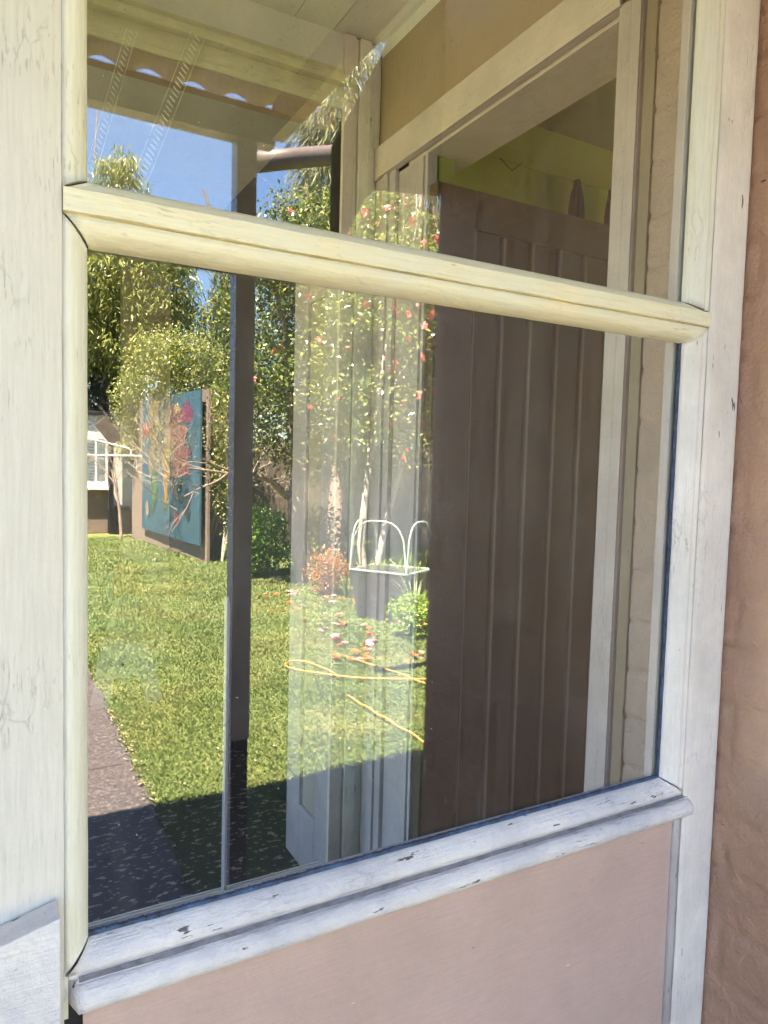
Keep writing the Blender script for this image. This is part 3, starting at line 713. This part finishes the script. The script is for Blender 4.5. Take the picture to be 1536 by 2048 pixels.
tree('camellia_tree', P(3.72, 7.9, 0), [], 1.5, .12, 5, 'camellia tree with red flowers and a bare leaning trunk, right of the post', 'tree', 'leaf_cam', .062, .036, 3600, 11, .17,
     (P(4.05, 7.8, 3.2), (1.75, 1.3, 2.0)), spread=.85, up=.12, flowers=98, kids=(2, 3), bias=.35,
     paths=(([(3.74, 7.9, -.03), (3.66, 7.9, .3), (3.58, 7.9, .7), (3.54, 7.9, 1.1), (3.57, 7.9, 1.4)], .13, .09), ([(3.57, 7.9, 1.38), (3.75, 7.8, 1.62), (3.98, 7.7, 1.9), (4.25, 7.6, 2.6)], .07, .035),
      ([(3.57, 7.9, 1.38), (3.50, 7.85, 1.9), (3.40, 7.8, 2.5), (3.3, 7.7, 3.2)], .075, .035), ([(3.54, 7.9, 1.1), (3.38, 7.95, 1.22), (3.18, 7.9, 1.38), (2.95, 7.8, 1.42)], .06, .03),
      ([(4.25, 7.6, 2.6), (4.5, 7.6, 3.2), (4.6, 7.5, 3.9)], .035, .02)))
tree('camellia_tree', P(3.62, 5.9, 0), [], 1.15, .075, 4, 'nearer camellia tree with two thin pale trunks beside the planter', 'tree', 'leaf_cam', .058, .034, 1800, 11, .13,
     (P(4.0, 6.0, 2.75), (1.0, .9, 1.35)), barkm='palebark', spread=.7, up=.3, flowers=95, bias=.4,
     paths=(([(3.62, 5.9, -.02), (3.57, 5.9, .35), (3.50, 5.9, .74), (3.55, 5.9, 1.4), (3.68, 5.9, 2.2)], .055, .03), ([(3.70, 5.95, -.02), (3.78, 6.0, .6), (3.92, 6.0, 1.2), (4.1, 5.9, 2.0)], .045, .028), ([(3.68, 5.9, 2.2), (3.72, 5.85, 2.9), (3.85, 5.8, 3.6)], .03, .015)))
tree('camellia_tree', P(5.0, 9.2, 0), [((0, 0, 1), 1.2, 1.0)], 1.7, .12, 4, 'tall camellia tree furthest right behind the hooped planter', 'tree', 'leaf_cam', .075, .042, 1300, 10, .2,
     (P(5.6, 9.3, 4.0), (1.3, 1.2, 1.7)), barkm='palebark', spread=.5, up=.5, flowers=20, bias=.5)
tree('bare_shrub', P(3.3, 11.3, 0), [((.1, 0, 1), .8, 1), ((-.45, .05, 1), .9, .7), ((-.2, .2, 1), 1.0, .6), ((.3, .3, 1), .9, .6)], 1.4, .055, 5, 'half bare shrub with pale tangled twigs beside the teal mural', 'shrub', 'leaf_hedge', .045, .025, 420, 8, .2,
     (P(3.3, 11.3, 2.0), (1.1, .8, 1.3)), barkm='palebark', spread=1.0, up=.15, kids=(3, 4), bias=.6)
tree('hedge_tree', P(2.9, 12.3, 0), [((.2, 0, 1), 1, .5)], 2.0, .09, 3, 'bushy yellow green tree spreading over the top of the teal mural', 'tree', 'leaf_hedge', .06, .034, 900, 12, .2,
     (P(2.95, 12.2, 3.25), (1.0, .9, .62)), spread=.8, bias=.1)
tree('hedge_tree', P(2.35, 14.2, 0), [((0, 0, 1), 1, .5)], 1.4, .07, 3, 'low yellow green bush between the neighbouring window and the teal mural', 'tree', 'leaf_hedge', .06, .034, 420, 12, .18,
     (P(2.5, 14.1, 2.5), (.34, .5, .95)), spread=.6, bias=.1)
tree('hedge_tree', P(3.25, 10.2, 0), [((0, 0, 1), 1, .5), ((.2, .2, 1), 1, .4)], 1.3, .06, 4, 'twiggy yellow green shrub between the teal mural and the veranda post', 'tree', 'leaf_hedge', .05, .028, 900, 9, .17,
     (P(3.30, 10.3, 1.9), (.28, .4, 1.3)), barkm='palebark', spread=.8, bias=.3)
mt_ = tree('long_leaved_tree', P(3.0, 16.5, 0), [((.05, 0, 1), 1.5, 1), ], 2.2, .22, 4, 'large tree with drooping long leaves against the blue sky at left', 'tree', 'leaf_mango', .20, .042, 1100, 15, .26,
     (P(2.75, 15.8, 5.2), (1.6, 1.5, 1.75)), droop=.7, spread=.75, up=.4, bias=.12)
tree('long_leaved_tree', P(2.5, 17.5, 0), [((0, 0, 1), 3.0, .5)], 2.4, .12, 1, 'two feathery treetops poking up into the blue sky', 'tree', 'leaf_mango', .22, .035, 60, 24, .22,
     (P(2.75, 17.0, 8.0), (.62, .5, .8)), droop=.9, spread=.3, up=.8, bias=.5)
tree('dark_tree', P(2.2, 17.0, 0), [((0, 0, 1), 1.4, 1)], 1.6, .12, 2, 'dense dark green tree behind the neighbouring house at far left', 'tree', 'leaf_dark', .12, .06, 700, 12, .26,
     (P(2.35, 17, 3.8), (.9, .8, 1.5)), spread=.5, bias=.0)
# wispy pines behind
def pine(name, base, H, hw, label, nb, seed, z0=.25):
    t = thing(name, base, label, 'tree'); tb = MB(); tb.smooth = True; lf = MB(); b = Vector(base)
    tb.tube([b, b+Vector((.1, 0, H*.5)), b+Vector((0, 0, H))], [.22, .14, .03], 8, cap=False)
    for i in range(nb):
        f = z0+(1-z0)*rnd.random(); p = b+Vector((0, 0, H*f)); ang = rnd.random()*6.283; L = hw*(1.15-f)*rnd.uniform(.6, 1.2)
        d = Vector((math.cos(ang), math.sin(ang), rnd.uniform(-.1, .5))).normalized(); pts = [p]
        for k in range(5): d = (d+rv()*.15+Vector((0, 0, -.08))).normalized(); pts.append(pts[-1]+d*L/5)
        tb.tube(pts, [.035, .03, .022, .016, .01, .006], 5, cap=False)
        for k in range(46):
            q = pts[1+rnd.randrange(5)]+rv()*.28; dd = (d*.4+Vector((0, 0, -1))+rv()*.7).normalized()
            nm = rv(); nm = (nm-dd*nm.dot(dd)).normalized(); lf.leaf(q, dd, nm, rnd.uniform(.2, .45), .03)
    tb.build('trunk', 'bark', t); lf.build('crown', 'leaf_pine', t)
pine('wispy_pine_tree', P(8.6, 20, 0), 12.5, 2.6, 'tall wispy pine against bright cloud right of the post', 90, 1)
pine('weeping_tree', P(5.6, 10.9, 0), 9.8, 2.0, 'weeping tree with hanging yellow green foliage under the house eave', 170, 3, .40)
pine('weeping_tree', P(7.6, 11.2, 0), 8.8, 2.0, 'lower weeping tree further right behind the camellia tops', 130, 4, .40)
pine('wispy_pine_tree', P(11.3, 19, 0), 13, 2.8, 'taller wispy pine at the right edge of the upper pane', 80, 2)
tree('cypress_tree', P(6.5, 21, 0), [((0, 0, 1), 2.2, 1)], 3, .15, 1, 'slim cypress directly behind the veranda post', 'tree', 'leaf_pine', .25, .04, 460, 16, .3, (P(6.45, 21, 4.3), (.62, .6, 3.3)), spread=.1, up=1, bias=0, droop=-.8)
# dark wood behind
for i, (x, y, z, hx, hz, lab) in enumerate(((5.2, 14.3, 2.6, 1.9, 2.5, 'dark evergreen tree behind the camellias, nearest the post'), (8.0, 14.5, 2.6, 1.7, 2.2, 'dark evergreen tree behind the camellias, middle one'), (10.6, 14.0, 2.6, 1.7, 2.3, 'dark evergreen tree behind the camellias, furthest right'))):
    tree('evergreen_tree', P(x, y, 0), [((0, 0, 1), 1, 1)], 1.6, .14, 2, lab, 'tree', 'leaf_dark', .14, .075, 420, 11, .32, (P(x, y, z), (hx, 1.1, hz)), spread=.6, bias=0)
# shrubs
def shrub(name, base, hx, hy, hz, lm, L, W, nc, npc, rad, label):
    t = thing(name, base, label, 'shrub'); st_ = MB(); lf = MB(); b = Vector(base)
    for i in range(9):
        e = b+Vector((rnd.uniform(-hx, hx)*.7, rnd.uniform(-hy, hy)*.7, hz*rnd.uniform(.9, 1.6)))
        st_.tube([b, (b+e)/2+rv()*.05, e], [.014, .01, .004], 5, cap=False)
    for i in range(nc):
        v = rv(); p = b+Vector((v.x*hx, v.y*hy, hz+v.z*hz)); leafclump(lf, p, rad, npc, L, W, 0)
    st_.build('stems', 'bark', t); lf.build('leaves', lm, t)
shrub('round_shrub', P(3.35, 8.7, 0), .48, .4, .50, 'leaf_green', .06, .035, 330, 9, .1, 'rounded green shrub at the foot of the camellia, beside the post')
shrub('round_shrub', P(4.4, 9.2, 0), .5, .4, .50, 'leaf_dark', .06, .035, 160, 9, .1, 'dark green shrub behind the leaning camellia trunk')
shrub('red_leaved_shrub', P(3.66, 7.05, 0), .30, .24, .28, 'leaf_red', .045, .018, 150, 9, .07, 'bushy shrub with red and orange leaves at the lawn edge')
shrub('lime_shrub', P(3.47, 4.75, 0), .24, .2, .20, 'leaf_lime', .04, .022, 170, 9, .06, 'bright lime green shrub at the right end of the lawn')
shrub('wall_shrub', P(3.55, 10.3, 0), .28, .25, .55, 'leaf_lime', .06, .03, 70, 8, .1, 'thin yellow green shrub beside the trunk next to the mural')
def strappy(base, n, H, lab):
    mb = MB(); b = Vector(base)
    for i in range(n):
        a = rnd.random()*6.28; s = rnd.uniform(.2, .6)*H; pr_ = None; L = H*rnd.uniform(.7, 1.15); wv = .009
        for k in range(7):
            t_ = k/6; c = b+Vector((math.cos(a)*s*t_**1.4, math.sin(a)*s*t_**1.4, L*(t_-.35*t_**3))); sdv = Vector((-math.sin(a), math.cos(a), 0))*wv*(1-t_*.9)
            mb.v += [tuple(c-sdv), tuple(c+sdv)]
            if k: q = len(mb.v); mb.f.append((q-4, q-3, q-1, q-2))
    tag(mb.build('strappy_plant', 'leaf_strap'), lab, 'plant')
strappy(P(3.75, 6.75, 0), 26, .42, 'pale strappy plant in front of the red leaved shrub')
strappy(P(3.72, 6.25, 0), 26, .38, 'blue green strappy plant beside the pale camellia trunk')
strappy(P(3.62, 4.95, 0), 40, .75, 'tall strappy plant arching over the lime green shrub')
# planter with hoops
pl = thing('hooped_planter', P(3.7, 5.4, 0), 'raised charcoal planter box with white wire hoops over it', 'planter')
A = P(3.30, 5.75, 0); B_ = P(3.66, 5.2, 0); C_ = P(4.12, 5.45, 0); D_ = A+C_-B_
s = MB()
ins = .78; cen = (A+C_)/2
for q, z in ((ins, 0), (1, .50)):
    for p in (A, B_, C_, D_): v = cen+(p-cen)*q; s.v.append((v.x, v.y, z))
s.f += [(0, 1, 5, 4), (1, 2, 6, 5), (2, 3, 7, 6), (3, 0, 4, 7), (4, 5, 6, 7)]
s.build('box', 'charcoal', pl)
s = MB()
for a, b in ((A, B_), (B_, C_), (C_, D_), (D_, A)): s.tube([Vector((a.x, a.y, .51)), Vector((b.x, b.y, .51))], .012, 6)
s.build('rim', 'hoop', pl)
def hoopf(a, b, h):
    pts = []
    for i in range(17):
        t_ = i/16; q = a.lerp(b, t_); z = .51+h*(1-abs(2*t_-1)**3.2)**(1/2.4); pts.append(Vector((q.x, q.y, z)))
    return pts
for a, b in ((A, B_), (B_, C_)): MB().tube(hoopf(a, b, .52), .009, 6).build('hoop', 'hoop', pl)
MB().tube(hoopf(A, D_, .52), .009, 6).build('hoop', 'hoop', pl)
s = MB()
for i in range(70):
    p = A+(B_-A)*rnd.random()+(D_-A)*rnd.random(); th = rv(); th.z = abs(th.z)+.6; th.normalize()
    nm = rv(); nm = (nm-th*nm.dot(th)).normalized(); s.leaf(Vector((p.x, p.y, .5)), th, nm, rnd.uniform(.05, .2), .014)
tag(s.build('seedlings', 'leaf_lime', pl), kind='stuff')
# hose
hs_ = [(2.152, 2.56), (2.14, 2.9), (2.12, 3.2), (2.15, 3.4)]
def hosecurve(pts, n=12):
    out = []
    for i in range(len(pts)-1):
        p0 = pts[max(i-1, 0)]; p1 = pts[i]; p2 = pts[i+1]; p3 = pts[min(i+2, len(pts)-1)]
        for k in range(n):
            t_ = k/n; f = lambda a, b, c, d: .5*(2*b+(c-a)*t_+(2*a-5*b+4*c-d)*t_*t_+(3*b-a-3*c+d)*t_**3)
            out.append((f(p0[0], p1[0], p2[0], p3[0]), f(p0[1], p1[1], p2[1], p3[1])))
    out.append(pts[-1]); return out
h1 = hosecurve([(2.18, 2.45), (2.16, 2.7), (2.13, 3.05), (2.14, 3.42), (2.35, 3.9), (2.62, 4.1), (2.8, 3.95), (2.79, 3.5)])
h1 = hosecurve([(2.544, 4.30), (2.63, 4.0), (2.714, 3.70), (2.76, 3.42), (2.9, 3.2), (3.1, 3.25), (3.05, 3.5), (2.80, 3.50), (2.45, 3.68), (2.20, 3.90), (2.06, 4.08), (2.0, 4.22), (2.08, 4.34), (2.2, 4.25), (2.26, 3.98), (2.25, 3.8)])
tag(MB().tube([P(x, y, (.030+.002*math.sin(i*.3))) for i, (x, y) in enumerate(h1)], .0062, 7).build('garden_hose', 'hose'), 'orange garden hose looped across the lawn', 'hose')
h2 = hosecurve([(2.14, 3.42), (2.15, 3.2), (2.16, 2.98), (2.17, 2.75), (2.18, 2.5)])
tag(MB().tube([P(x, y, .021+.005*math.sin(i*.5)) for i, (x, y) in enumerate(h2)], .006, 7).build('rope', 'hose'), 'short orange cord half sunk in the grass below the hose loop', 'cord')
# fallen camellias
def flowermesh(nm_, mat):
    f = MB()
    for k in range(9):
        a = k*2.4+rnd.random()*.4; rr = .4+.6*k/9; dv = Vector((math.cos(a), math.sin(a), .55-.45*rr)).normalized()
        nv = Vector((0, 0, 1))-dv*dv.z; f.leaf(Vector((0, 0, .006)), dv, nv.normalized(), .034*(.7+.5*rr), .03)
    return f.build(nm_, mat)
fr = flowermesh('fallen_flower', 'petal_red'); fp = flowermesh('fallen_flower', 'petal_pink')
for i in range(120):
    src = fr if i % 5 > 1 else fp
    o = src if i in (0, 1) else src.copy()
    if i not in (0, 1): COL.objects.link(o)
    if i == 0: o = fp
    if i == 1: o = fr
    pink = (o.data == fp.data)
    while True:
        t_ = rnd.random(); y = 3.9+3.4*t_; xa_ = 2.35+.35*t_; xb_ = .66*(y+.85); x = xa_+(xb_-xa_)*rnd.random()**.8
        if ns(x*2.2, y*1.2, 3) > -.12: break
    o.location = P(x, y, .022); o.rotation_euler = (rnd.uniform(-.3, .3), rnd.uniform(-.3, .3), rnd.random()*6); sc_ = rnd.uniform(.7, 1.35); o.scale = (sc_,)*3
    if pink: tag(o, 'pink camellia flower fallen on the lawn', 'flower', 'pink flowers fallen on the lawn')
    else: tag(o, 'red or orange camellia flower fallen on the lawn', 'flower', 'red flowers fallen on the lawn')
# shed with mural
sh = thing('garden_wall', P(2.8, 12, 0), 'pink brown rendered garden wall that carries the teal mural', 'wall')
a0 = P(2.5, 14.2, 0); a1 = P(2.945, 10.16, 0)
dn = (a1-a0).normalized(); pn_ = Vector((-dn.y, dn.x, 0)); pn_ = pn_ if pn_.x < 0 else -pn_
s = MB(); q = [a0-pn_*.0, a1-pn_*.0, a1-pn_*.04, a0-pn_*.04]
o = 0
for z in (0, 2.72):
    for p in q: s.v.append((p.x+.05, p.y, z))
s.f += [(0, 1, 5, 4), (1, 2, 6, 5), (2, 3, 7, 6), (3, 0, 4, 7), (4, 5, 6, 7)]
s.build('wall', 'shed', sh)
mu = thing('mural_board', P(2.75, 12, .25), 'teal painted mural board with bright flowers and long drips', 'mural')
m0, m1 = P(2.60, 13.3, 0), P(2.90, 10.2, 0); md = (m1-m0); ml = md.length; md.normalize()
off = Vector((-1, 0, 0))*.02
def onm(u, z, k=.0): p = m0+md*ml*u+off+Vector((-1, 0, 0))*k; return (p.x, p.y, z)
s = MB()
for k in (0, -.03):
    out = [(0, .27), (1, .26), (1, 2.70), (0, 2.70)]
    for u, z in out: s.v.append(onm(u, z, k))
s.f += [(0, 1, 2, 3), (4, 7, 6, 5), (0, 4, 5, 1), (1, 5, 6, 2), (2, 6, 7, 3), (3, 7, 4, 0)]
s.build('board', 'teal', mu)
def splat(u, z, ru, rz, mt__, lay, n=26, jag=.35, seed=0):
    s = MB(); s.v.append(onm(u, z, .002+lay*.0006))
    for i in range(n):
        a = 2*math.pi*i/n; k = 1+jag*ns(math.cos(a)*2+seed, math.sin(a)*2, seed)*2; s.v.append(onm(min(.99, max(.01, u+ru*k*math.cos(a))), z+rz*k*math.sin(a), .002+lay*.0006))
    for i in range(n): s.f.append((0, 1+i, 1+(i+1) % n))
    s.build('painted_shape', 'p_'+mt__, mu)
for i, (u, z, ru, rz, mt__) in enumerate(((.12, 2.15, .1, .14, 'crimson'), (.25, 2.5, .10, .2, 'mustard'), (.22, 2.05, .06, .3, 'ochre'), (.2, 1.6, .05, .28, 'sand'), (.62, 2.3, .16, .2, 'maroon'), (.8, 2.38, .1, .16, 'maroon'), (.5, 2.2, .07, .2, 'maroon'), (.65, 2.0, .17, .2, 'rose'),
        (.62, 1.75, .2, .2, 'rose'), (.7, 1.5, .14, .15, 'rose'), (.48, 1.65, .07, .35, 'mustard'), (.47, 1.15, .035, .32, 'ochre'), (.26, 1.15, .045, .33, 'leafgreen'), (.24, .85, .018, .25, 'leafgreen'), (.12, .68, .03, .13, 'sand'), (.65, .62, .03, .1, 'red'), (.8, .95, .06, .16, 'ink'), (.84, .75, .03, .12, 'ink'), (.7, 1.2, .02, .06, 'ink'), (.45, .8, .012, .12, 'leafgreen'), (.3, 2.3, .04, .07, 'sand'), (.66, 2.45, .05, .08, 'sand'))):
    splat(u, z, ru, rz, mt__, i, seed=i*3.1+.5)
# fence
fe = thing('paling_fence', P(7, 12.4, 0), 'weathered timber paling fence behind the camellia trees', 'fence')
s = MB(); x = 3.1
while x < 13: s.box(x, x+.105, -12.62, -12.6, 0, 1.95+.02*rnd.random()); x += .112
s.build('palings', 'fence', fe); MB().box(3.6, 13, -12.66, -12.622, .4, .48).box(3.6, 13, -12.66, -12.622, 1.5, 1.58).build('rails', 'fence', fe)
# neighbouring house
nh = thing('neighbouring_house', P(1.9, 15.6, 0), 'sunlit white house end with a pink base at far left', 'house')
MB().box(-1.5, 3.2, -18, -15.4, .5, 2.5).build('wall', 'whitewall', nh)
MB().box(-1.5, 3.2, -17.9, -15.42, 0, .5).box(-1.5, 2.25, -15.42, -15.38, 0, .93).build('base_wall', 'shed', nh)
MB().prism([(-15.3, 2.501), (-18.3, 2.501), (-18.3, 2.60), (-16.7, 2.7), (-15.3, 2.56)], 'X', -1.8, 3.3).build('roof', 'black', nh)

wn = MB().box(1.2, 2.25, -15.4, -15.36, 1.0, 2.12); wn = wn.build('window', 'whitemetal', nh)
pz = MB()
for k in range(14): pz.box(1.3, 1.98, -15.36, -15.35, 1.12+k*.062, 1.16+k*.062)
sub(pz.build('louvres', 'curtain'), wn)
sub(MB().box(2.03, 2.19, -15.36, -15.352, 1.12, 2.0).build('pane', 'curtain'), wn)
MB().box(1.1, 2.3, -15.4, -15.2, .93, .98).build('window_sill', 'whitemetal', nh)
tag(MB().box(2.245, 2.33, -15.2, -15.1, 0, 2.9).build('black_post', 'black', bevel=.004), 'black square post in front of the white house', 'post')
bx = thing('black_bin', P(2.45, 15.1, 0), 'low black bin beside the black post', 'bin')
MB().prism([(2.34, 0), (2.6, 0), (2.62, .56), (2.33, .56)], 'Y', -15.35, -15.0).build('body', 'black', bx); MB().box(2.325, 2.63, -15.37, -14.98, .562, .6).build('lid', 'black', bx)
tag(MB().prism([(1.333, 2.06), (1.486, 2.20), (1.70, 1.90), (1.55, 1.78)], 'Y', -10.02, -9.98).build('tilted_board', 'fence', bevel=.004), 'brown square board hanging tilted behind the clothesline', 'board')
# clothesline
cl = thing('clothesline', P(.2, 9, 0), 'white rotary clothesline arm reaching in from the left', 'clothesline')
MB().tube([P(.2, 9, 0), P(.2, 9, 2.2)], .025, 8).build('pole', 'whitemetal', cl)
MB().tube([P(.2, 9, 2.05), P(1.09, 9, 1.857), P(1.52, 9, 1.76), P(1.62, 9, 1.735), P(1.655, 9, 1.70), P(1.66, 9, 1.65)], .012, 7).build('arm', 'whitemetal', cl)
MB().tube([P(.2, 9, 1.62), P(1.09, 9, 1.634), P(1.78, 9, 1.64)], .011, 7).build('brace', 'whitemetal', cl)
MB().tube([P(1.72, 9, 1.63), P(1.722, 9, 1.48)], .003, 5).build('peg_line', 'whitemetal', cl)
